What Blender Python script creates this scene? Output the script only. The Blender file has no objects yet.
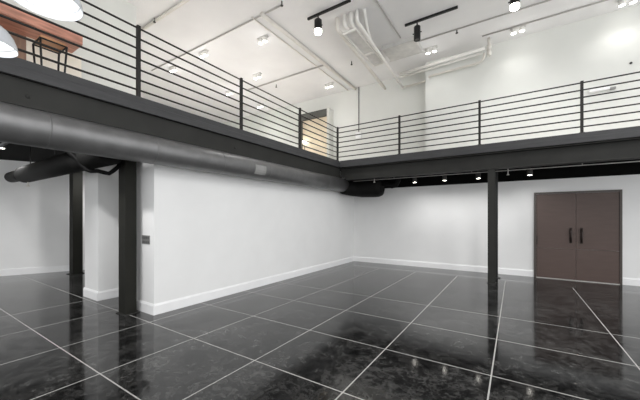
import bpy, bmesh, math, random
from mathutils import Vector, Matrix
random.seed(7)
R = math.radians
PI = math.pi
scn = bpy.context.scene
COL = scn.collection

# ------------------------------------------------------------------ materials
def srgb(r, g, b):
    def f(c):
        c /= 255.0
        return c / 12.92 if c <= 0.04045 else ((c + 0.055) / 1.055) ** 2.4
    return (f(r), f(g), f(b), 1.0)

def mat(name, rgb, rough=0.6, metal=0.0, var=0.04, scale=6.0, bump=0.0, bscale=60.0, stretch=(1, 1, 1), emit=0.0, emit_rgb=None, spec=0.5):
    m = bpy.data.materials.new(name)
    m.use_nodes = True
    nt = m.node_tree
    b = nt.nodes['Principled BSDF']
    b.inputs['Roughness'].default_value = rough
    b.inputs['Metallic'].default_value = metal
    b.inputs['Specular IOR Level'].default_value = spec
    tc = nt.nodes.new('ShaderNodeTexCoord')
    mp = nt.nodes.new('ShaderNodeMapping')
    mp.inputs['Scale'].default_value = stretch
    nt.links.new(tc.outputs['Object'], mp.inputs['Vector'])
    n = nt.nodes.new('ShaderNodeTexNoise')
    n.inputs['Scale'].default_value = scale
    n.inputs['Detail'].default_value = 5
    nt.links.new(mp.outputs[0], n.inputs['Vector'])
    rp = nt.nodes.new('ShaderNodeValToRGB')
    c = srgb(*rgb)
    rp.color_ramp.elements[0].position = 0.3
    rp.color_ramp.elements[1].position = 0.7
    rp.color_ramp.elements[0].color = tuple(min(1, x * (1 - var * 2)) for x in c[:3]) + (1,)
    rp.color_ramp.elements[1].color = tuple(min(1, x * (1 + var * 2)) for x in c[:3]) + (1,)
    nt.links.new(n.outputs['Fac'], rp.inputs['Fac'])
    nt.links.new(rp.outputs['Color'], b.inputs['Base Color'])
    if bump:
        n2 = nt.nodes.new('ShaderNodeTexNoise')
        n2.inputs['Scale'].default_value = bscale
        nt.links.new(mp.outputs[0], n2.inputs['Vector'])
        bp = nt.nodes.new('ShaderNodeBump')
        bp.inputs['Strength'].default_value = bump
        bp.inputs['Distance'].default_value = 0.01
        nt.links.new(n2.outputs['Fac'], bp.inputs['Height'])
        nt.links.new(bp.outputs['Normal'], b.inputs['Normal'])
    if emit:
        b.inputs['Emission Color'].default_value = srgb(*(emit_rgb or rgb))
        b.inputs['Emission Strength'].default_value = emit
    return m

def floor_material():
    m = bpy.data.materials.new('polished_black_concrete')
    m.use_nodes = True
    nt = m.node_tree
    N, L = nt.nodes, nt.links
    b = N['Principled BSDF']
    tc = N.new('ShaderNodeTexCoord')
    sep = N.new('ShaderNodeSeparateXYZ')
    L.new(tc.outputs['Object'], sep.inputs[0])
    def math_(op, a, c=None):
        k = N.new('ShaderNodeMath'); k.operation = op
        for i, v in enumerate((a, c)):
            if v is None: continue
            if isinstance(v, (int, float)): k.inputs[i].default_value = v
            else: L.new(v, k.inputs[i])
        return k.outputs[0]
    def line(sock, at, w):
        d = math_('ABSOLUTE', math_('SUBTRACT', sock, at))
        return math_('LESS_THAN', d, w)
    acc = None
    for x in FLOOR_X:
        l = line(sep.outputs['X'], x, 0.0065)
        acc = l if acc is None else math_('MAXIMUM', acc, l)
    acc = math_('MULTIPLY', acc, math_('LESS_THAN', sep.outputs['Y'], 8.45))
    for y in FLOOR_Y:
        l = line(sep.outputs['Y'], y, 0.0062)
        acc = math_('MAXIMUM', acc, l)
    # cloudy trowel marks
    n1 = N.new('ShaderNodeTexNoise'); n1.inputs['Scale'].default_value = 1.3; n1.inputs['Detail'].default_value = 8; n1.inputs['Roughness'].default_value = 0.68; n1.inputs['Distortion'].default_value = 0.2
    L.new(tc.outputs['Object'], n1.inputs['Vector'])
    n2 = N.new('ShaderNodeTexNoise'); n2.inputs['Scale'].default_value = 11.0; n2.inputs['Detail'].default_value = 7; n2.inputs['Roughness'].default_value = 0.72; n2.inputs['Distortion'].default_value = 0.25
    L.new(tc.outputs['Object'], n2.inputs['Vector'])
    mx = N.new('ShaderNodeMix'); mx.data_type = 'FLOAT'; mx.inputs[0].default_value = 0.5
    L.new(n1.outputs['Fac'], mx.inputs[2]); L.new(n2.outputs['Fac'], mx.inputs[3])
    rp = N.new('ShaderNodeValToRGB')
    e = rp.color_ramp.elements
    e[0].position = 0.38; e[0].color = srgb(*FLOOR_DARK)
    e[1].position = 0.64; e[1].color = srgb(*FLOOR_LIGHT)
    k = e.new(0.50); k.color = srgb(*FLOOR_MID)
    L.new(mx.outputs[0], rp.inputs['Fac'])
    n3 = N.new('ShaderNodeTexNoise'); n3.inputs['Scale'].default_value = 2.2; n3.inputs['Detail'].default_value = 9; n3.inputs['Roughness'].default_value = 0.75; n3.inputs['Distortion'].default_value = 0.4
    L.new(tc.outputs['Object'], n3.inputs['Vector'])
    vein = math_('SUBTRACT', 1.0, math_('MINIMUM', math_('MULTIPLY', math_('ABSOLUTE', math_('SUBTRACT', n3.outputs['Fac'], 0.5)), 22.0), 1.0))
    vein = math_('MULTIPLY', math_('MULTIPLY', vein, n2.outputs['Fac']), 0.40)
    mv = N.new('ShaderNodeMix'); mv.data_type = 'RGBA'
    L.new(vein, mv.inputs[0]); L.new(rp.outputs['Color'], mv.inputs[6]); mv.inputs[7].default_value = srgb(112, 111, 109)
    mc = N.new('ShaderNodeMix'); mc.data_type = 'RGBA'
    L.new(acc, mc.inputs[0]); L.new(mv.outputs[2], mc.inputs[6]); mc.inputs[7].default_value = srgb(172, 171, 168)
    L.new(mc.outputs[2], b.inputs['Base Color'])
    rr = N.new('ShaderNodeMapRange')
    rr.inputs[3].default_value = 0.04; rr.inputs[4].default_value = 0.11
    L.new(n2.outputs['Fac'], rr.inputs[0])
    rl = math_('MAXIMUM', rr.outputs[0], math_('MULTIPLY', acc, 0.5))
    L.new(rl, b.inputs['Roughness'])
    b.inputs['IOR'].default_value = 1.46
    bp = N.new('ShaderNodeBump'); bp.inputs['Strength'].default_value = 0.03; bp.inputs['Distance'].default_value = 0.01
    L.new(n2.outputs['Fac'], bp.inputs['Height']); L.new(bp.outputs['Normal'], b.inputs['Normal'])
    return m

FLOOR_X = [-6.61, -5.54, -4.47, -3.40, -2.33, -1.26, -0.19, 1.055, 2.25, 3.47]
FLOOR_Y = [-0.77, 0.255, 1.28, 2.30, 3.325, 4.35, 5.37]
FLOOR_DARK, FLOOR_MID, FLOOR_LIGHT = (14, 14, 14), (29, 29, 29), (74, 74, 73)

M = {}
M['floor'] = floor_material()
M['wall'] = mat('painted_plaster_wall', (234, 234, 233), 0.75, var=0.012, scale=1.5, bump=0.05, bscale=120)
M['upper_wall'] = mat('painted_upper_wall', (225, 226, 221), 0.8, var=0.012, scale=1.2)
M['ceiling'] = mat('painted_ceiling', (236, 235, 234), 0.85, var=0.02, scale=1.0, bump=0.08, bscale=25)
M['white_trim'] = mat('white_trim_paint', (244, 244, 244), 0.4, var=0.01)
M['black_soffit'] = mat('black_soffit_paint', (10, 10, 9), 0.8, spec=0.1, var=0.1)
M['steel'] = mat('charcoal_painted_steel', (48, 48, 46), 0.6, spec=0.18, var=0.06, scale=3, bump=0.05, bscale=30)
M['fascia'] = mat('grey_fascia_steel', (66, 66, 67), 0.55, spec=0.25, var=0.06, scale=3, stretch=(1, 1, 6))
M['column'] = mat('dark_column_paint', (33, 33, 29), 0.6, spec=0.15, var=0.06, scale=4)
M['rail'] = mat('dark_railing_steel', (40, 38, 36), 0.5, spec=0.25, var=0.05, scale=8)
M['duct'] = mat('painted_grey_duct', (118, 118, 118), 0.42, metal=0.65, spec=0.3, var=0.06, scale=5, bump=0.08, bscale=6)
M['duct_patch'] = mat('light_grey_duct_plate', (140, 140, 138), 0.45, var=0.05)
M['dark_duct'] = mat('dark_and_shaded_duct', (15, 15, 14), 0.65, spec=0.15, var=0.08)
M['flex'] = mat('black_flexible_hose', (9, 9, 9), 0.7, var=0.1, spec=0.15)
M['pipe'] = mat('cream_painted_pipe', (226, 222, 214), 0.5, var=0.03)
M['white_pipe'] = mat('white_painted_pipe', (236, 234, 229), 0.45, var=0.02)
M['grey_pipe'] = mat('grey_painted_conduit', (182, 179, 175), 0.5, var=0.03)
M['tray'] = mat('grey_sheet_metal', (214, 212, 208), 0.5, var=0.05)
M['black'] = mat('matte_black_metal', (16, 16, 16), 0.45, var=0.05)
M['dark_plastic'] = mat('dark_plastic', (52, 50, 48), 0.5, var=0.05)
M['lens'] = mat('lit_lamp_lens', (255, 252, 245), 0.4, emit=14, emit_rgb=(255, 250, 240))
M['lens_low'] = mat('small_lit_lens', (255, 252, 245), 0.4, emit=16, emit_rgb=(255, 250, 240))
M['lens_off'] = mat('unlit_lamp_lens', (120, 118, 115), 0.25)
M['shade'] = mat('white_enamel_shade', (196, 200, 204), 0.22, var=0.01)
M['bulb'] = mat('frosted_glowing_bulb', (255, 255, 252), 0.4, emit=0.35, emit_rgb=(255, 253, 248))
M['door'] = mat('brown_painted_door', (90, 76, 71), 0.42, spec=0.3, var=0.035, scale=3, stretch=(1, 1, 5))
M['door_frame'] = mat('brown_door_frame', (70, 62, 57), 0.4, var=0.04)
M['handle'] = mat('dark_bronze_handle', (48, 38, 35), 0.35, metal=0.4, var=0.05)
M['cream_door'] = mat('cream_door_leaf', (222, 208, 184), 0.5, var=0.05, scale=2, stretch=(1, 1, 4))
M['portal'] = mat('dark_grey_portal', (84, 84, 80), 0.5, var=0.06)
M['pale_jamb'] = mat('pale_grey_jamb', (206, 206, 200), 0.5, var=0.03)
M['wood'] = mat('reddish_wood_counter', (196, 140, 120), 0.42, var=0.14, scale=4, stretch=(6, 1, 6))
M['seat'] = mat('tan_wood_seat', (196, 142, 100), 0.4, var=0.1, scale=8, stretch=(5, 1, 1))
M['cream_panel'] = mat('cream_counter_panel', (250, 244, 230), 0.6, var=0.02)
M['brown_panel'] = mat('brown_counter_panel', (150, 122, 104), 0.55, var=0.1, scale=5, stretch=(1, 5, 1))
M['plate'] = mat('grey_switch_plate', (138, 138, 136), 0.35, metal=0.3, var=0.03)
M['switch_dark'] = mat('dark_grey_switch', (92, 92, 92), 0.4, var=0.03)
M['deck'] = mat('pale_deck_top', (214, 210, 205), 0.6, var=0.04)
M['threshold'] = mat('pale_metal_threshold', (200, 198, 194), 0.35, metal=0.3)

# ------------------------------------------------------------------ mesh helpers
class MB:
    def __init__(s):
        s.bm = bmesh.new()
    def box(s, x0, x1, y0, y1, z0, z1, bev=0.0, seg=2):
        t = bmesh.new()
        bmesh.ops.create_cube(t, size=1.0)
        for v in t.verts:
            v.co = Vector(((x0 + x1) / 2 + v.co.x * (x1 - x0), (y0 + y1) / 2 + v.co.y * (y1 - y0), (z0 + z1) / 2 + v.co.z * (z1 - z0)))
        if bev:
            bmesh.ops.bevel(t, geom=list(t.edges), offset=bev, segments=seg, affect='EDGES', profile=0.6)
        s._merge(t); return s
    def _merge(s, t):
        me = bpy.data.meshes.new('tmp'); t.to_mesh(me); t.free()
        s.bm.from_mesh(me); bpy.data.meshes.remove(me)
    def prism(s, pts, axis, a, b):
        """extrude a 2-D outline: axis 'x' -> pts are (y,z); 'y' -> (x,z); 'z' -> (x,y)"""
        def p(u, v, w):
            return {'x': (w, u, v), 'y': (u, w, v), 'z': (u, v, w)}[axis]
        t = bmesh.new()
        A = [t.verts.new(p(u, v, a)) for u, v in pts]
        B = [t.verts.new(p(u, v, b)) for u, v in pts]
        t.faces.new(A); t.faces.new(B)
        n = len(pts)
        for i in range(n):
            t.faces.new((A[i], A[(i + 1) % n], B[(i + 1) % n], B[i]))
        bmesh.ops.recalc_face_normals(t, faces=t.faces)
        s._merge(t); return s
    def tube(s, pts, r, n=14, cap=True):
        pts = [Vector(p) for p in pts]
        rs = r if isinstance(r, (list, tuple)) else [r] * len(pts)
        t = bmesh.new(); rings = []
        up = None
        for i, p in enumerate(pts):
            if i == 0: d = pts[1] - pts[0]
            elif i == len(pts) - 1: d = pts[-1] - pts[-2]
            else:
                d = (pts[i + 1] - pts[i]).normalized() + (pts[i] - pts[i - 1]).normalized()
            if d.length < 1e-9: d = pts[i] - pts[i - 1]
            d.normalize()
            if up is None:
                up = Vector((0, 0, 1)) if abs(d.z) < 0.9 else Vector((1, 0, 0))
            a = d.cross(up)
            if a.length < 1e-4:
                a = d.cross(Vector((0, 1, 0)))
            a.normalize(); b = a.cross(d).normalized(); up = b
            rings.append([t.verts.new(p + (a * math.cos(2 * PI * k / n) + b * math.sin(2 * PI * k / n)) * rs[i]) for k in range(n)])
        for i in range(len(rings) - 1):
            for k in range(n):
                f = t.faces.new((rings[i][k], rings[i][(k + 1) % n], rings[i + 1][(k + 1) % n], rings[i + 1][k])); f.smooth = True
        if cap:
            t.faces.new(rings[0]); t.faces.new(rings[-1])
        bmesh.ops.recalc_face_normals(t, faces=t.faces)
        s._merge(t); return s
    def lathe(s, prof, c, n=40, axis=Vector((0, 0, 1))):
        """profile (r, h) turned about a line through c along axis"""
        q = Vector((0, 0, 1)).rotation_difference(axis.normalized())
        t = bmesh.new(); rings = []
        for r, h in prof:
            rings.append([t.verts.new(Vector(c) + q @ Vector((r * math.cos(2 * PI * k / n), r * math.sin(2 * PI * k / n), h))) for k in range(n)])
        for i in range(len(rings) - 1):
            for k in range(n):
                f = t.faces.new((rings[i][k], rings[i][(k + 1) % n], rings[i + 1][(k + 1) % n], rings[i + 1][k])); f.smooth = True
        bmesh.ops.remove_doubles(t, verts=t.verts, dist=1e-5)
        bmesh.ops.recalc_face_normals(t, faces=t.faces)
        s._merge(t); return s
    def build(s, name, m, parent=None):
        me = bpy.data.meshes.new(name)
        vs = [v.co for v in s.bm.verts]
        if parent is not None:
            base = parent_origin(parent)
        else:
            base = Vector(((min(v.x for v in vs) + max(v.x for v in vs)) / 2, (min(v.y for v in vs) + max(v.y for v in vs)) / 2, min(v.z for v in vs)))
            if m is M['floor']: base = Vector((0, 0, 0))
        bmesh.ops.translate(s.bm, verts=s.bm.verts, vec=-base)
        s.bm.to_mesh(me); s.bm.free()
        me.materials.append(m)
        o = bpy.data.objects.new(name, me)
        COL.objects.link(o)
        if parent is None:
            o.location = base
        else:
            o.parent = parent
        return o

def parent_origin(o):
    v = Vector(o.location)
    while o.parent is not None:
        o = o.parent; v += Vector(o.location)
    return v

def tag(o, label, cat, group=None):
    o['label'] = label; o['category'] = cat
    if group: o['group'] = group
    return o

def thing(name, label, cat, loc, group=None):
    o = bpy.data.objects.new(name, None)
    o.empty_display_size = 0.1
    COL.objects.link(o)
    o.location = loc
    return tag(o, label, cat, group)

def struct(o):
    o['kind'] = 'structure'; return o

def arc(c, r, a0, a1, plane, n=8):
    out = []
    for i in range(n + 1):
        a = R(a0 + (a1 - a0) * i / n)
        u, v = r * math.cos(a), r * math.sin(a)
        if plane == 'xy': out.append((c[0] + u, c[1] + v, c[2]))
        elif plane == 'yz': out.append((c[0], c[1] + u, c[2] + v))
        else: out.append((c[0] + u, c[1], c[2] + v))
    return out

# ------------------------------------------------------------------ dimensions (metres)
CEIL = 6.18
DT, DB = 3.22, 3.03            # mezzanine deck top / underside
EX, EY = -4.40, 7.85           # deck edges facing the room
RX, RY = -4.51, 7.91           # railing lines
WX = -4.73                    # face of left wall
WY = 9.44                      # face of back wall
UY = 9.28
XL, XR, Y0, YB = -14.0, 5.2, -3.2, 9.95

# ------------------------------------------------------------------ setting
struct(MB().box(XL, XR, Y0, YB, -0.12, 0.0).build('floor', M['floor']))
struct(MB().box(XL, XR, Y0, YB, CEIL, CEIL + 0.15).build('ceiling', M['ceiling']))
struct(MB().box(-5.36, WX, 2.51, WY, 0, DB).build('wall_left', M['wall']))
struct(MB().box(-5.21, XR, WY, YB, 0, DB).build('wall_back', M['wall']))
w = MB().box(-2.25, XR, UY, YB, DT, CEIL).box(XL, -2.25, 9.72, YB, DT, CEIL)
struct(w.build('wall_upper_back', M['upper_wall']))
struct(MB().box(-7.35, -7.0, Y0, 3.32, DT, CEIL).build('wall_upper_left', M['upper_wall']))
struct(MB().box(XL, XL + 0.1, Y0, 9.72, DT, CEIL).build('wall_upper_far', M['upper_wall']))
# white pier beside the near column
struct(MB().box(-7.0, -6.40, 2.38, 3.0, 0, DB).build('wall_pier', M['wall']))
# far wall beneath the mezzanine, slightly angled
fa, fb = (-13.4, -3.05), (-10.32, 4.0)
def quad_wall(a, b, th, z0, z1):
    d = Vector((b[0] - a[0], b[1] - a[1])); n = Vector((-d.y, d.x)).normalized() * th
    return MB().prism([a, b, (b[0] + n.x, b[1] + n.y), (a[0] + n.x, a[1] + n.y)], 'z', z0, z1)
struct(quad_wall(fa, fb, 0.15, 0, DB).build('wall_far_left', M['wall']))
struct(MB().box(-10.4, -5.21, 4.0, 4.15, 0, DB).build('wall_far_back', M['wall']))
# shallow pilaster on the far wall
pa = Vector((-10.86, 2.78)); pb = Vector((-10.66, 3.24))
struct(quad_wall((pb.x + .03, pb.y), (pa.x + .03, pa.y), -0.04, 0.17, DB).build('wall_pilaster', M['wall']))

# mezzanine deck (L-shaped) with black underside
L_out = [(XL, Y0), (EX - .02, Y0), (EX - .02, EY + .02), (XR, EY + .02), (XR, YB - .25), (XL, YB - .25)]
struct(MB().prism([(XL, Y0), (EX - .04, Y0), (EX - .04, EY + .04), (XR, EY + .04), (XR, UY), (-2.25, UY), (-2.25, 9.72), (XL, 9.72)], 'z', DT - 0.03, DT - 0.002).build('floor_mezzanine', M['deck']))
struct(MB().prism([(XL, Y0), (EX - .04, Y0), (EX - .04, EY + .04), (XR, EY + .04), (XR, UY), (-2.25, UY), (-2.25, 9.72), (XL, 9.72)], 'z', DB, DT - 0.032).build('ceiling_mezzanine', M['black_soffit']))
# fascia strips along the deck edge
def fascia(pts, axis, a, b):
    return MB().prism(pts, axis, a, b)
fp = lambda s, e: [(e, DB - 0.004), (e, DB + 0.10), (e - s * 0.006, DB + 0.106), (e - s * 0.006, DT), (e - s * 0.05, DT), (e - s * 0.05, DB - 0.004)]
struct(MB().prism([(x, z) for x, z in fp(1, EX)], 'y', Y0, EY + 0.0).build('trim_1', M['fascia']))
struct(MB().prism([(y, z) for y, z in fp(-1, EY)], 'x', EX, XR).build('trim_2', M['fascia']))
# black ledger band at the top of the back wall
struct(MB().box(WX, XR, WY - 0.10, WY, 2.485, DB).build('trim_3', M['black_soffit']))

# baseboards
BH, BT = 0.17, 0.018
def bb_profile(e, s):
    return [(e, 0), (e + s * BT, 0), (e + s * BT, BH - 0.03), (e + s * BT * 0.55, BH - 0.012), (e + s * BT * 0.4, BH), (e, BH)]
b = MB().prism(bb_profile(WX, 1), 'y', 2.51, WY)
b.prism(bb_profile(2.51, -1), 'x', -5.36, WX + BT)
struct(b.build('baseboard_left', M['white_trim']))
b = MB().prism(bb_profile(WY, -1), 'x', WX + BT, 0.411).prism(bb_profile(WY, -1), 'x', 2.041, XR)
struct(b.build('baseboard_back', M['white_trim']))
b = MB().prism(bb_profile(2.38, -1), 'x', -7.0 - BT, -6.40 + BT).prism(bb_profile(-6.40, 1), 'y', 2.38, 3.0).prism(bb_profile(-7.0, -1), 'y', 2.38, 3.0)
struct(b.build('baseboard_pier', M['white_trim']))
struct(quad_wall(fb, fa, 0.02, 0, BH).build('baseboard_far', M['white_trim']))

# ------------------------------------------------------------------ double door
door = struct(MB().box(0.412, 0.46, WY - 0.045, WY - 0.001, 0, 2.16).box(2.0, 2.04, WY - 0.045, WY - 0.001, 0, 2.16).box(0.46, 2.0, WY - 0.045, WY - 0.001, 2.115, 2.16).build('door_1', M['door_frame']))
mid = 1.238
for x0, x1, hx in ((0.464, mid - 0.003, mid - 0.10), (mid + 0.003, 1.996, mid + 0.10)):
    leaf = MB().box(x0, x1, WY - 0.03, WY - 0.002, 0.76, 2.11, 0.003).box(x0, x1, WY - 0.031, WY - 0.002, 0.018, 0.755, 0.003).build('door_leaf', M['door'], door)
    h = MB().tube([(hx, WY - 0.085, 0.92), (hx, WY - 0.085, 1.26)], 0.016, 12)
    h.tube([(hx, WY - 0.085, 0.96), (hx, WY - 0.028, 0.96)], 0.010, 10).tube([(hx, WY - 0.085, 1.22), (hx, WY - 0.028, 1.22)], 0.010, 10)
    h.box(hx - 0.028, hx + 0.028, WY - 0.036, WY - 0.029, 0.90, 1.28, 0.003)
    h.build('door_handle', M['handle'], leaf)
MB().box(0.468, 0.486, WY - 0.052, WY - 0.03, 0.86, 1.06, 0.003).build('hinge', M['handle'], door)
MB().box(0.46, 2.0, WY - 0.06, WY - 0.002, 0.0, 0.012, 0.003).build('threshold', M['threshold'], door)

# ------------------------------------------------------------------ portal doorway up on the mezzanine
PX0, PX1, PZ = -7.15, -5.72, 5.56
d2 = struct(MB().box(PX0, PX0 + 0.12, 9.42, 9.72, DT, PZ).box(PX0 + .12, PX1 - 0.10, 9.42, 9.72, PZ - 0.24, PZ).build('door_2', M['portal']))
MB().box(PX1 - 0.10, PX1, 9.40, 9.72, DT, PZ, 0.004).build('door_jamb', M['pale_jamb'], d2)
lf = MB().box(PX0 + 0.12, PX1 - 0.10, 9.55, 9.60, DT + 0.01, PZ - 0.24, 0.003).build('door_leaf', M['cream_door'], d2)
MB().tube([(PX0 + .25, 9.49, DT + .92), (PX0 + .25, 9.49, DT + 1.12)], 0.012, 10).tube([(PX0 + .25, 9.49, DT + .95), (PX0 + .25, 9.56, DT + .95)], .008, 8).tube([(PX0 + .25, 9.49, DT + 1.09), (PX0 + .25, 9.56, DT + 1.09)], .008, 8).build('door_handle', M['handle'], lf)

# ------------------------------------------------------------------ steel frame
def i_profile(c, half, z0, z1, tf=0.022, tw=0.012):
    return [(c - half, z0), (c + half, z0), (c + half, z0 + tf), (c + tw, z0 + tf), (c + tw, z1 - tf), (c + half, z1 - tf), (c + half, z1), (c - half, z1), (c - half, z1 - tf), (c - tw, z1 - tf), (c - tw, z0 + tf), (c - half, z0 + tf)]
bm_ = MB().prism([(-4.415, 2.719), (-4.406, 2.719), (-4.406, 2.752), (-4.458, 2.752), (-4.465, 2.76), (-4.465, DB - 0.006), (-4.62, DB - 0.006), (-4.62, 2.729), (-4.415, 2.729)], 'y', Y0, 8.0).build('steel_beam', M['steel'])
tag(bm_, 'dark grey steel beam under the left mezzanine edge, above the round duct', 'beam')
for y in (1.0, 3.9, 6.6):
    MB().lathe([(0.0, 0.012), (0.018, 0.012), (0.022, 0.0)], (-4.466, y, 2.85), 12, Vector((1, 0, 0))).build('bolt', M['steel'], bm_)
bm2 = MB().prism(i_profile(8.02, 0.115, 2.645, DB - 0.006, 0.03), 'x', -4.275, XR).box(-4.46, -4.275, 8.005, 8.035, 2.735, DB - 0.006).box(-4.40, -4.275, 8.005, 8.035, 2.722, 2.74).box(-4.312, -4.275, 8.005, 8.035, 2.655, 2.73).build('steel_beam', M['steel'])
tag(bm2, 'dark grey steel I-beam under the back mezzanine edge, above the double door', 'beam')

# columns
t = thing('steel_column', 'thick dark square column standing in front of the left wall end', 'column', (-5.19, 2.335, 0))
MB().box(-5.30, -5.08, 2.25, 2.42, 0.012, DB - 0.002, 0.006).build('column_shaft', M['column'], t)
MB().box(-5.33, -5.05, 2.22, 2.45, 0, 0.012, 0.003).build('base_plate', M['steel'], t)
t = thing('steel_column', 'dark column far back at left, in front of the distant white wall', 'column', (-10.02, 3.2, 0))
MB().box(-10.08, -9.83, 3.08, 3.30, 0.012, DB - 0.002, 0.006).build('column_shaft', M['column'], t)
MB().box(-10.12, -9.79, 3.03, 3.35, 0, 0.012, 0.003).build('base_plate', M['steel'], t)
t = thing('steel_column', 'slim dark steel column left of the brown double door', 'column', (-0.45, 8.01, 0))
def i_xy(cx, hw, y0, y1, tf, tw):
    return [(cx - hw, y0), (cx + hw, y0), (cx + hw, y0 + tf), (cx + tw, y0 + tf), (cx + tw, y1 - tf), (cx + hw, y1 - tf), (cx + hw, y1), (cx - hw, y1), (cx - hw, y1 - tf), (cx - tw, y1 - tf), (cx - tw, y0 + tf), (cx - hw, y0 + tf)]
MB().prism(i_xy(-0.45, 0.075, 7.93, 8.09, 0.014, 0.012), 'z', 0.012, 2.644).build('column_shaft', M['steel'], t)
MB().box(-0.54, -0.36, 7.90, 8.12, 0, 0.012, 0.003).build('base_plate', M['steel'], t)

t = thing('steel_post', 'thin dark post close behind the slim steel column', 'post', (-0.405, 8.75, 0))
MB().box(-0.455, -0.355, 8.70, 8.80, 0.012, DB - 0.002, 0.004).build('post_shaft', M['black'], t)
MB().box(-0.49, -0.30, 8.66, 8.84, 0, 0.012, 0.003).build('base_plate', M['black'], t)

# ------------------------------------------------------------------ railings
RT = 4.232
RZ = [RT - 0.147 * k for k in range(7)]
def post(x, y, par):
    m = MB().box(x - 0.024, x + 0.024, y - 0.024, y + 0.024, DT, RT + 0.035, 0.004)
    m.box(x - 0.045, x + 0.045, y - 0.045, y + 0.045, DT - 0.001, DT + 0.01, 0.002)
    return m.build('post', M['rail'], par)
t = thing('railing', 'dark metal railing along the left mezzanine edge, above the round duct', 'railing', (RX, 2.5, DT))
for y in (-1.66, 0.26, 2.17, 4.09, 6.01):
    post(RX, y, t)
for z in RZ:
    MB().tube([(RX, Y0 + .1, z), (RX, RY - 0.025, z)], 0.0135, 10).build('rail', M['rail'], t)
t = thing('railing', 'dark metal railing along the back mezzanine edge, above the double door', 'railing', (0.3, RY, DT))
for x in (RX, -2.60, -0.69, 1.13, 3.05):
    post(x, RY, t)
for z in RZ:
    MB().tube([(RX + 0.025, RY, z), (XR - .1, RY, z)], 0.0135, 10).build('rail', M['rail'], t)

# ------------------------------------------------------------------ big round duct
DX, DZ, DR = -4.47, 2.520, 0.2046
t = thing('air_duct', 'long grey round air duct running along the top of the left wall', 'duct', (DX, 3.0, DZ - DR))
m = MB()
m.tube([(DX, y, DZ) for y in (-3.0, 0, 2, 4, 6, 8.2)], DR, 40)
y = -2.4
while y < 8.2:                                   # standing seams between the spiral lengths
    m.tube([(DX, y, DZ), (DX, y + 0.015, DZ)], DR + 0.0025, 40); y += 1.18
m.build('duct_body', M['duct'], t)
pl = [(DX + (DR + 0.006) * math.cos(a), DZ + (DR + 0.006) * math.sin(a)) for a in [R(d) for d in (-38, -25, -12, 1, 14)]]
pi_ = [(DX + (DR - 0.004) * math.cos(a), DZ + (DR - 0.004) * math.sin(a)) for a in [R(d) for d in (14, 1, -12, -25, -38)]]
MB().prism(pl + pi_, 'y', 4.24, 4.54).build('access_plate', M['duct_patch'], t)
for y in (-1.5, 1.2, 3.9, 6.6):
    MB().tube([(DX - .165, y, DZ + .10), (DX - .165, y, DB + .004)], 0.008, 8).build('hanger_rod', M['black'], t)
br = arc((DX + .42, 8.2, DZ - .07), .42, 180, 90, 'xy', 8)
br = [(DX, 8.2, DZ)] + br[1:] + [(-3.62, 8.62, DZ - .08), (-3.47, 8.62, DZ - .08), (-3.38, 8.62, DZ - .08), (-3.34, 8.62, DZ - .08)]
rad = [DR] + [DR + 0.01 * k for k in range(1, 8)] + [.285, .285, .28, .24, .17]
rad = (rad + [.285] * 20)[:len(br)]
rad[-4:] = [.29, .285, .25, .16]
MB().tube(br, rad, 32).build('duct_elbow', M['dark_duct'], t)  # same duct, its colour darkened to hold the shade below the back mezzanine
# flexible hose leaving the duct end
MB().tube([(-3.36, 8.62, 2.56), (-3.2, 8.6, 2.50), (-3.05, 8.6, 2.455), (-2.93, 8.6, 2.48), (-2.86, 8.6, 2.6), (-2.84, 8.6, 2.8), (-2.84, 8.6, DB)], 0.07, 14).build('flexible_hose', M['flex'], t)

# dark cross duct beneath the left mezzanine
t = thing('air_duct', 'dark horizontal duct hanging below the left mezzanine, behind the long round duct', 'duct', (-7.5, 1.9, 2.26))
MB().tube([(-8.72, 1.9, 2.43), (-8.68, 1.9, 2.43), (-7, 1.9, 2.43), (-4.72, 1.9, 2.43)], [.15, .17, .17, .17], 28).build('duct_body', M['dark_duct'], t)
MB().tube([(-9.85, 1.92, 2.46), (-9.8, 1.92, 2.46), (-9.0, 1.9, 2.44), (-8.71, 1.9, 2.43)], [0.08, 0.12, 0.125, 0.15], 24).build('end_collar', M['dark_duct'], t)
for x in (-8.3, -6.9):
    MB().tube([(x, 1.9, 2.59), (x, 1.9, DB)], 0.008, 8).build('hanger_rod', M['black'], t)

hose = [(-5.416, 1.55, 2.529), (-5.267, 1.595, 2.462), (-5.158, 1.641, 2.374), (-5.122, 1.686, 2.293), (-5.049, 1.732, 2.202), (-5.011, 1.777, 2.183), (-4.905, 1.823, 2.18), (-4.833, 1.868, 2.159), (-4.792, 1.914, 2.147), (-4.781, 1.959, 2.187), (-4.738, 2.005, 2.247), (-4.783, 2.05, 2.315)]
hose = [(x * k, y * k, 1.53 + (z - 1.53) * k) for (x, y, z), k in [(p, 1.045 + 0.038 * i / 11) for i, p in enumerate(hose)]]
hose = [(-6.05, 1.55, DB), (-5.9, 1.58, 2.82)] + hose
o = MB().tube(hose, 0.03, 12).build('flexible_hose', M['flex'])
tag(o, 'thin sagging black hose hung between the dark duct and the near left column', 'hose')
o = MB().tube([(-9.5, 1.28, 2.73), (-5.3, 1.28, 2.73)], 0.03, 12).tube([(-5.3, 1.28, 2.73), (-5.3, 1.28, DB + .004)], .012, 8).tube([(-9.4, 1.28, 2.73), (-9.4, 1.28, DB + .004)], .012, 8).build('conduit', M['switch_dark'])
tag(o, 'grey pipe under the left mezzanine at the left picture edge', 'pipe')

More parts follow.
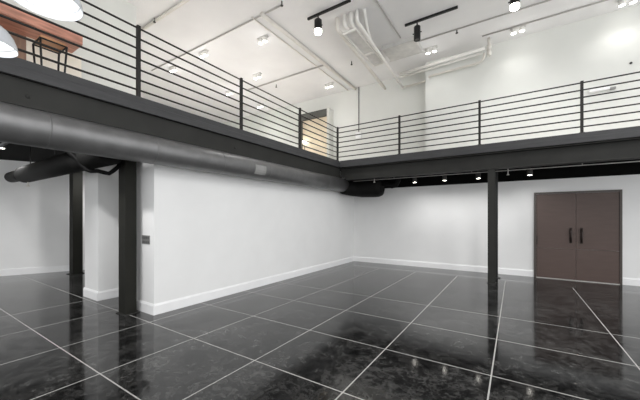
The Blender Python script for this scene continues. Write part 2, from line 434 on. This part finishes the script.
def sprinkler(x, y, ztop, zlow, m, label, group=None):
    k = MB().tube([(x, y, ztop + .004), (x, y, zlow + 0.03)], 0.012, 8)
    k.lathe([(0.0, 0.0), (0.03, 0.0), (0.032, 0.006), (0.012, 0.03), (0.014, 0.045), (0.0, 0.05)], (x, y, zlow), 14)
    return tag(k.build('sprinkler_head', m), label, 'sprinkler', group)
sprinkler(-8.46, 1.9, 2.27, 2.17, M['pipe'], 'pale sprinkler head hanging beneath the dark left duct')

# ------------------------------------------------------------------ lights below the back mezzanine
G = 'small spotlights behind the back beam'
o = MB().tube([(-4.2, 8.35, 2.645), (XR - .3, 8.35, 2.625)], 0.010, 8)
for x in (-2.9, -0.9, 1.2, 3.2):
    o.tube([(x, 8.35, 2.64), (x, 8.35, DB + .004)], 0.006, 6)
tag(o.build('conduit', M['grey_pipe']), 'thin pale conduit strung below the back mezzanine, behind the beam', 'pipe')
LOW = [(-2.334, 'small lit spotlight behind the back beam, farthest left of four'),
       (-1.554, 'small lit spotlight behind the back beam, second from left of four'),
       (-0.763, 'small lit spotlight behind the back beam just left of the slim column'),
       (0.292, 'small lit spotlight behind the back beam, between slim column and double door')]
for x, lab in LOW:
    t = thing('spotlight', lab, 'light', (x, 8.42, 2.50), G)
    MB().lathe([(0.0, 0.15), (0.045, 0.15), (0.055, 0.13), (0.058, 0.03), (0.062, 0.0), (0.05, 0.0), (0.045, 0.02)], (x, 8.42, 2.50), 20).build('housing', M['dark_plastic'], t)
    MB().tube([(x, 8.42, 2.65), (x, 8.42, DB)], 0.014, 8).build('stem', M['black'], t)
    MB().lathe([(0.0, 0.004), (0.04, 0.004), (0.046, 0.02), (0.0, 0.02)], (x, 8.42, 2.494), 18).build('lens', M['lens_low'], t)
sprinkler(-3.482, 8.30, DB, 2.56, M['white_pipe'], 'white sprinkler head under the back mezzanine, above the dark duct end')
sprinkler(-0.133, 8.29, DB, 2.52, M['grey_pipe'], 'grey sprinkler head just right of the slim column top')
t = thing('downlight', 'bright ceiling light under the left mezzanine at the left picture edge', 'light', (-8.75, 1.55, 2.93))
MB().lathe([(0.0, 0.10), (0.08, 0.10), (0.09, 0.0), (0.075, 0.0), (0.07, 0.03)], (-8.75, 1.55, 2.93), 20).build('housing', M['black'], t)
MB().lathe([(0.0, 0.0), (0.07, 0.0), (0.07, 0.02), (0.0, 0.02)], (-8.75, 1.55, 2.935), 18).build('lens', M['lens_low'], t)

# switch plate on the wall end
t = thing('light_switch', 'grey multi-gang switch plate on the left wall end beside the column', 'switch', (-4.965, 2.51, 1.10))
MB().box(-5.09, -4.85, 2.502, 2.510, 1.10, 1.24, 0.003).build('plate', M['plate'], t)
for k in range(4):
    x = -5.062 + k * 0.054
    MB().box(x, x + 0.034, 2.496, 2.503, 1.185, 1.222, 0.002).build('switch', M['switch_dark'], t)
    MB().box(x, x + 0.034, 2.496, 2.503, 1.115, 1.15, 0.002).build('switch', M['switch_dark'], t)

# ------------------------------------------------------------------ dome pendants near the camera
def pendant(x, y, z, lab):
    t = thing('pendant_lamp', lab, 'lamp', (x, y, z), 'white dome pendants')
    r = 0.20
    prof = [(r, 0.0), (r * 1.0, 0.012), (r * 0.97, 0.05), (r * 0.88, 0.10), (r * 0.72, 0.15), (r * 0.48, 0.19), (r * 0.22, 0.215), (0.03, 0.222), (0.03, 0.27), (0.0, 0.272)]
    inner = [(0.0, 0.21), (r * 0.2, 0.205), (r * 0.46, 0.18), (r * 0.70, 0.14), (r * 0.86, 0.095), (r * 0.95, 0.05), (r * 0.98, 0.012), (r * 0.985, 0.0), (r, 0.0)]
    MB().lathe(inner + prof, (x, y, z), 48).build('lamp_shade', M['shade'], t)
    MB().lathe([(0.0, 0.02), (r * 0.5, 0.024), (r * 0.8, 0.035), (r * 0.9, 0.05), (r * 0.84, 0.07), (0.0, 0.08)], (x, y, z), 40).build('diffuser', M['bulb'], t)
    MB().tube([(x, y, z + 0.265), (x, y, CEIL)], 0.006, 8).build('cord', M['black'], t)
pendant(-2.66, 0.685, 2.985, 'large white dome pendant at the top left, over the wooden counter')
pendant(-3.655, 0.555, 2.945, 'white dome pendant cut by the left picture edge, below the other dome')

# ------------------------------------------------------------------ counter and stool on the mezzanine
t = thing('bar_counter', 'wooden topped bar counter with cream and brown front on the left mezzanine', 'counter', (-5.95, -0.3, DT))
MB().box(-6.35, -5.45, -2.6, 1.83, 4.12, 4.25, 0.008).build('counter_top', M['wood'], t)
MB().box(-6.3, -5.86, 1.30, 1.95, DT, 4.12, 0.004).build('front_panel', M['cream_panel'], t)
MB().box(-6.3, -5.87, -2.5, 1.30, DT, 4.12, 0.004).build('side_panel', M['brown_panel'], t)
sx, sy, sz = -5.41, 1.44, 3.92
t = thing('bar_stool', 'black-legged bar stool with tan seat in front of the counter', 'stool', (sx, sy, DT))
MB().box(sx - .15, sx + .15, sy - .14, sy + .14, sz, sz + .035, 0.014, 3).build('seat', M['seat'], t)
fr = MB()
c4 = [(sx - .15, sy - .14), (sx - .15, sy + .14), (sx + .15, sy + .14), (sx + .15, sy - .14)]
for i in range(4):
    a, b2 = c4[i], c4[(i + 1) % 4]
    fr.tube([(a[0], a[1], sz - .01), (b2[0], b2[1], sz - .01)], 0.011, 8)
fr.build('seat_frame', M['black'], t)
ft = MB()
for i in range(4):
    a, b2 = c4[i], c4[(i + 1) % 4]
    k = 0.82
    ft.tube([(sx + (a[0] - sx) * k, sy + (a[1] - sy) * k, DT + .25), (sx + (b2[0] - sx) * k, sy + (b2[1] - sy) * k, DT + .25)], 0.009, 8)
ft.build('footrest', M['black'], t)
for a in c4:
    MB().tube([(a[0], a[1], sz - .005), (sx + (a[0] - sx) * .76, sy + (a[1] - sy) * .76, DT)], [0.013, 0.011], 8).build('leg', M['black'], t)

# ------------------------------------------------------------------ ceiling fittings
G2 = 'white twin ceiling spotlights'
TW = [(-7.30, 5.25, 'white twin ceiling spotlight just above the left railing, between first and second posts'),
      (-8.85, 5.27, 'white twin ceiling spotlight seen through the left railing, nearest the first post'),
      (-5.45, 5.67, 'brightest white twin ceiling spotlight, alone on the open ceiling at left'),
      (-7.00, 7.03, 'white twin ceiling spotlight just above the left railing, right of the second post'),
      (-8.78, 7.4, 'white twin ceiling spotlight seen through the left railing beside the second post'),
      (-8.75, 8.95, 'white twin ceiling spotlight seen low through the railing right of the second post'),
      (-5.40, 8.88, 'white twin ceiling spotlight above the cream mezzanine doorway'),
      (-1.92, 8.53, 'white twin ceiling spotlight beside the hanging wall pipes'),
      (0.06, 8.75, 'white twin ceiling spotlight above the middle of the upper back wall'),
      (2.00, 8.85, 'white twin ceiling spotlight at the upper right picture edge')]
HEADS = []
for x, y, lab in TW:
    t = thing('ceiling_spotlight', lab, 'light', (x, y, CEIL - 0.14), G2)
    MB().box(x - 0.16, x + 0.16, y - 0.05, y + 0.05, CEIL - 0.035, CEIL, 0.006).build('canopy', M['tray'], t)
    for s in (-1, 1):
        hx = x + s * 0.085
        h = MB().lathe([(0.0, 0.11), (0.035, 0.11), (0.05, 0.09), (0.062, 0.0), (0.054, 0.0), (0.05, 0.02)], (hx, y, CEIL - 0.14), 18).build('lamp_head', M['white_pipe'], t)
        MB().lathe([(0.0, -0.012), (0.03, -0.008), (0.053, 0.004), (0.05, 0.02), (0.0, 0.02)], (hx, y, CEIL - 0.14), 16).build('lens', M['lens'], h)

def track(x0, x1, y, head_x, zl, r, lit, lab):
    t = thing('track_light', lab, 'light', ((x0 + x1) / 2, y, CEIL - 0.05))
    MB().box(x0, x1, y - 0.022, y + 0.022, CEIL - 0.05, CEIL, 0.004).build('track', M['black'], t)
    z0 = CEIL - 0.14
    h = MB().lathe([(0.0, z0 - zl), (r * 0.75, z0 - zl), (r, z0 - zl - 0.02), (r, 0.02), (r * .97, 0.0), (r * .85, 0.0), (r * .82, 0.03)], (head_x, y, zl), 28)
    h.tube([(head_x, y, z0), (head_x, y, CEIL - 0.045)], 0.016, 10)
    h.box(head_x - r - .03, head_x + r + .03, y - .008, y + .008, z0 - 0.17, z0 - 0.15, 0.002)
    h = h.build('spotlight_head', M['black'], t)
    if lit:
        MB().lathe([(0.0, -0.085), (r * .8, -0.08), (r * 0.96, -0.06), (r * 0.97, 0.0), (0.0, 0.01)], (head_x, y, zl), 24).build('lens', M['lens'], h)
    else:
        MB().lathe([(0.0, 0.01), (r * .82, 0.01), (r * .82, 0.02), (0.0, 0.02)], (head_x, y, zl), 24).build('lens', M['lens_off'], h)
    HEADS.append((head_x, y, zl))
track(-4.05, -2.93, 5.70, -3.76, 5.80, 0.085, True, 'black ceiling track with a glowing spotlight, left of the white pipes')
track(-2.22, -1.05, 7.17, -1.93, 5.71, 0.075, False, 'black ceiling track with an unlit spotlight, right of the white pipes')
track(-0.35, 1.0, 7.17, 0.0, 5.79, 0.085, True, 'black spotlight glowing at the top picture edge, right of the unlit one')

def pipe(pts, r, m, lab, name='ceiling_pipe', cat='pipe', group=None):
    return tag(MB().tube(pts, r, 14).build(name, m), lab, cat, group)
Z1 = CEIL - 0.045
pipe([(-4.80, 4.95, Z1), (-4.80, 9.71, Z1)], 0.045, M['pipe'], 'long cream ceiling pipe running back above the left railing corner')
pipe([(-5.10, 4.95, CEIL - .02), (-5.10, 9.71, CEIL - .02)], 0.016, M['pipe'], 'thin conduit left of the long cream ceiling pipe')
pipe([(-9.6, 5.02, CEIL - .02), (-4.3, 5.02, CEIL - .02), (-4.25, 5.02, CEIL - .05)], 0.016, M['grey_pipe'], 'thin ceiling conduit crossing above the lamp over the left railing')
pipe([(-8.6, 3.78, Z1), (-3.9, 3.78, Z1)], 0.035, M['pipe'], 'cream ceiling pipe crossing the ceiling at the top left')
pipe([(-8.2, 7.68, CEIL - .03), (-4.86, 7.68, CEIL - .03)], 0.022, M['grey_pipe'], 'short ceiling conduit behind the lamp right of the second post')
pipe([(-2.47, 5.2, CEIL - .02), (-2.47, 7.6, CEIL - .02)], 0.016, M['grey_pipe'], 'thin ceiling conduit between the two black tracks')
pipe([(-2.6, 8.02, CEIL - .02), (3.4, 8.02, CEIL - .02)], 0.016, M['grey_pipe'], 'thin ceiling conduit running right from the unlit spotlight')
pipe([(-0.7, 8.68, CEIL - .02), (3.4, 8.68, CEIL - .02)], 0.016, M['grey_pipe'], 'thin ceiling conduit nearest the upper back wall at right')
for x, y, lab in ((-7.05, 3.75, 'dark sprinkler head right of the first railing post'),
                  (-7.0, 7.95, 'dark sprinkler head above the railing right of the second post'),
                  (-4.2, 4.95, 'dark sprinkler head at the end of the crossing ceiling conduit'),
                  (-1.2, 8.05, 'dark sprinkler head right of the unlit black spotlight'),
                  (-4.08, 8.0, 'dark sprinkler head left of the hanging wall pipes')):
    sprinkler(x, y, CEIL, CEIL - 0.10, M['dark_plastic'], lab, 'dark ceiling sprinklers')

# pipe bundle dropping from the ceiling and running to the back wall
PZ1 = 5.72
GP = 'white drop pipes'
pipe([(-3.47, 6.08, CEIL), (-3.47, 6.08, 5.98)] + arc((-3.47, 6.15, 5.98), .07, 180, 265, 'yz', 6) + [(-3.50, 7.6, 5.83), (-3.55, 9.35, 5.73)], 0.045, M['pipe'], 'leftmost of the white pipes dropping from the ceiling, running to the back wall', group=GP)
pipe([(-3.28, 6.08, CEIL), (-3.28, 6.08, 6.0), (-3.28, 6.11, 5.95), (-3.28, 6.2, 5.93), (-3.28, 6.5, 5.93)], 0.042, M['white_pipe'], 'second white drop pipe from the left, bending into the tray', group=GP)
pipe([(-3.12, 6.08, CEIL), (-3.12, 6.08, 6.0), (-3.12, 6.11, 5.95), (-3.12, 6.2, 5.93), (-3.12, 6.5, 5.93)], 0.042, M['white_pipe'], 'third white drop pipe from the left, bending into the tray', group=GP)
pipe([(-2.82, 6.13, CEIL), (-2.83, 6.17, 6.14), (-2.86, 6.28, 6.08), (-2.92, 6.48, 6.03), (-2.97, 6.68, 5.98), (-3.02, 6.95, 5.95)], 0.042, M['white_pipe'], 'rightmost white drop pipe, curving in a wide bend', group=GP)
# open sheet metal tray between the pipes
t = thing('cable_tray', 'white edged sheet metal tray hanging between the ceiling drop pipes', 'tray', (-3.24, 7.1, 5.85))
MB().box(-3.39, -3.07, 6.26, 8.03, 5.885, 5.895).build('tray_bottom', M['tray'], t)
for x0, x1 in ((-3.415, -3.37), (-3.09, -3.06)):
    MB().box(x0, x1, 6.23, 8.06, 5.85, 5.91, 0.006).build('tray_rail', M['white_pipe'], t)
for y in (6.23, 7.35, 8.01):
    MB().box(-3.375, -3.085, y, y + .05, 5.85, 5.90, 0.006).build('tray_bar', M['white_pipe'], t)
for y in (6.7, 7.8):
    MB().tube([(-3.39, y, 5.90), (-3.39, y, CEIL)], 0.007, 8).build('hanger_rod', M['grey_pipe'], t)
# bright straight pipe to the wall corner and its run along the wall
t = thing('wall_pipe', 'white pipe dropping beside the tray, running back, then turning right along the upper wall', 'pipe', (-2.0, 9.4, PZ1))
MB().tube([(-2.965, 6.08, CEIL), (-2.965, 6.08, 6.0), (-2.967, 6.10, 5.95), (-2.97, 6.18, 5.925), (-3.0, 7.8, 5.825), (-3.03, 9.55, PZ1)], 0.036, 14).build('long_run', M['white_pipe'], t)
el = MB().lathe([(0.0, -.052), (.036, -.036), (.052, 0), (.036, .036), (0, .052)], (-3.03, 9.56, PZ1), 16)
el.build('elbow', M['white_pipe'], t)
MB().tube([(-3.02, 9.55, PZ1), (-2.33, 9.50, PZ1), (-2.1, 9.22, PZ1), (-.85, 9.16, PZ1), (-.75, 9.14, PZ1 + .02), (-.70, 9.12, PZ1 + .08), (-.68, 9.08, PZ1 + .20)], 0.030, 14).build('wall_run', M['pipe'], t)
o = pipe([(-2.98, 9.05, 5.93), (-.66, 8.86, 5.93)], 0.042, M['white_pipe'], 'thick white pipe along the upper wall, ending at the upright pipe')
o = pipe([(-3.02, 9.20, 5.90), (-.72, 9.02, 5.90)], 0.030, M['white_pipe'], 'thinner white pipe tucked behind the thick upper wall pipe')
t = thing('upright_pipe', 'short cream upright pipe with a cap at the right end of wall pipes', 'pipe', (-.56, 8.88, 5.72))
MB().tube([(-.56, 8.90, 5.74), (-.56, 8.90, CEIL + .004)], 0.035, 14).build('riser', M['pipe'], t)
MB().lathe([(0, 0), (.048, 0), (.052, .02), (.052, .10), (.04, .12), (0, .125)], (-.56, 8.90, 5.72), 16).build('cap', M['pipe'], t)
MB().lathe([(0, 0), (.055, 0), (.055, .12), (0, .12)], (-.56, 8.90, 5.87), 16).build('coupling', M['pipe'], t)
o = MB().box(-3.02, -2.12, 7.72, 8.40, 6.06, CEIL, 0.01).box(-3.05, -2.09, 7.70, 7.725, 6.05, 6.07).box(-3.05, -2.09, 8.395, 8.42, 6.05, 6.07).build('ceiling_duct', M['tray'])
tag(o, 'flat pale rectangular ceiling duct right of the drop pipes, above the wall pipes', 'duct')

# small wall fittings upstairs
t = thing('wall_conduit', 'thin dark conduit down the upper wall ending in a white box', 'conduit', (-4.66, 9.70, 4.33))
MB().tube([(-4.66, 9.70, 4.55), (-4.66, 9.70, CEIL)], 0.014, 8).build('conduit_tube', M['dark_plastic'], t)
MB().box(-4.76, -4.56, 9.64, 9.72, 4.33, 4.56, 0.01).build('junction_box', M['white_trim'], t)
t = thing('wall_fixture', 'white emergency wall light with dark end, behind the railing at right', 'light', (1.66, 9.24, 4.42))
MB().box(1.45, 1.80, 9.20, 9.28, 4.42, 4.49, 0.01).build('housing', M['white_trim'], t)
MB().box(1.80, 1.90, 9.21, 9.28, 4.41, 4.46, 0.01).build('end_box', M['plate'], t)
o = MB().lathe([(0, 0.02), (.02, .018), (.026, 0.0), (0, 0)], (2.15, 9.279, 4.935), 14, Vector((0, -1, 0))).build('wall_sensor', M['dark_plastic'])
tag(o, 'tiny dark round sensor on the upper wall at the right picture edge', 'sensor')
t = thing('wall_light', 'small glowing wall light at the left side of the mezzanine doorway', 'light', (-6.86, 9.38, 4.40))
MB().box(-7.03, -7.01, 9.44, 9.52, 4.42, 4.56, 0.004).tube([(-7.01, 9.48, 4.48), (-6.92, 9.45, 4.48)], 0.012, 8).build('bracket', M['portal'], t)
MB().lathe([(0, .06), (.05, .045), (.065, 0), (.05, -.045), (0, -.06)], (-6.88, 9.44, 4.48), 16).build('globe', M['lens'], t)

# ------------------------------------------------------------------ lighting
def lamp(kind, name, loc, energy, size=0.1, target=None, spot=None, blend=0.6, col=(1, 0.99, 0.985)):
    l = bpy.data.lights.new(name, kind)
    l.energy = energy; l.color = col
    if kind == 'SPOT':
        l.spot_size = R(spot); l.spot_blend = blend; l.shadow_soft_size = size
    elif kind == 'POINT':
        l.shadow_soft_size = size
    elif kind == 'AREA':
        l.shape = 'DISK'; l.size = size
    o = bpy.data.objects.new(name, l)
    COL.objects.link(o); o.location = loc
    if target is not None:
        o.rotation_euler = (Vector(target) - Vector(loc)).to_track_quat('-Z', 'Y').to_euler()
    return o
W_AMB, E_TW, E_HEAD, E_LOW = 1.48, 105, 90, 24
for i, (x, y, lab) in enumerate(TW):
    for s in (-1, 1):
        tgt = (x + s * 0.5, y + (0.35 if y > 8 else 0.2), 0)
        lamp('SPOT', 'ceiling_spot_lamp', (x + s * .085, y, CEIL - 0.17), E_TW * (0.09 if y > 8 else 1), 0.05, tgt, 130, 0.8)
for x, y, lab in TW:
    lamp('POINT', 'ceiling_glow_lamp', (x, y, CEIL - 0.30), 2.2 if y < 8 else 1.2, 0.10)
for x, y in ((2.2, 1.0), (3.6, 3.0), (2.4, 5.0), (4.2, 6.4)):  # unseen overhead spots, added as fill from above and the right
    lamp('SPOT', 'added_room_fill', (x, y, CEIL - 0.2), 200, 0.45, (x - .8, y + .3, 0), 150, 0.6)
lamp('SPOT', 'track_lamp', (-3.76, 5.70, 5.62), E_HEAD, 0.07, (-3.76, 6.3, 0), 120, 0.8)
lamp('SPOT', 'track_lamp', (0.0, 7.17, 5.60), E_HEAD, 0.07, (0.1, 8.9, 2.6), 110, 0.9)
for x, lab in LOW:
    lamp('SPOT', 'low_spot_lamp', (x, 8.42, 2.47), E_LOW, 0.04, (x + .05, 9.28, 1.0), 110, 0.9)
lamp('SPOT', 'under_deck_lamp_and_fill', (-8.75, 1.55, 2.90), 60, 0.06, (-8.9, 1.6, 0), 150, 0.7)
for x, y, e in ((-8.0, -1.0, 120), (-5.05, 1.1, 110), (-9.0, 3.4, 90)):  # extra spots without fixtures, added to brighten the walls and pier below the deck
    lamp('SPOT', 'under_deck_lamp_and_fill', (x, y, 2.95), e, 0.06, (x - .2, y, 0), 160, 0.7)
for x, y in ((-2.66, 0.70), (-3.60, 0.585)):
    lamp('POINT', 'pendant_bulb_lamp', (x, y, 2.90), 3, 0.06)

wd = bpy.data.worlds.new('World'); scn.world = wd
wd.use_nodes = True
bg = wd.node_tree.nodes['Background']
bg.inputs['Color'].default_value = (0.98, 0.99, 1.0, 1)
bg.inputs['Strength'].default_value = W_AMB
wn, wl = wd.node_tree.nodes, wd.node_tree.links
tcw = wn.new('ShaderNodeTexCoord'); sxw = wn.new('ShaderNodeSeparateXYZ'); mrw = wn.new('ShaderNodeMapRange')
wl.new(tcw.outputs['Generated'], sxw.inputs[0]); wl.new(sxw.outputs['X'], mrw.inputs[0])
mrw.inputs[1].default_value = -0.3; mrw.inputs[2].default_value = 0.9
mrw.inputs[3].default_value = W_AMB * 0.75; mrw.inputs[4].default_value = W_AMB * 1.5
wl.new(mrw.outputs[0], bg.inputs['Strength'])

# ------------------------------------------------------------------ camera
cd = bpy.data.cameras.new('Camera')
cd.sensor_width = 36.0
cd.lens = 299.3 / 640 * 36.0
cd.shift_y = 17.3 / 640
cd.clip_start = 0.05
cam = bpy.data.objects.new('Camera', cd)
COL.objects.link(cam)
cam.location = (0, 0, 1.53)
cam.rotation_euler = (R(90), 0, R(33.05))
scn.camera = cam
scn.view_settings.view_transform = 'Standard'
scn.view_settings.exposure = 0.0
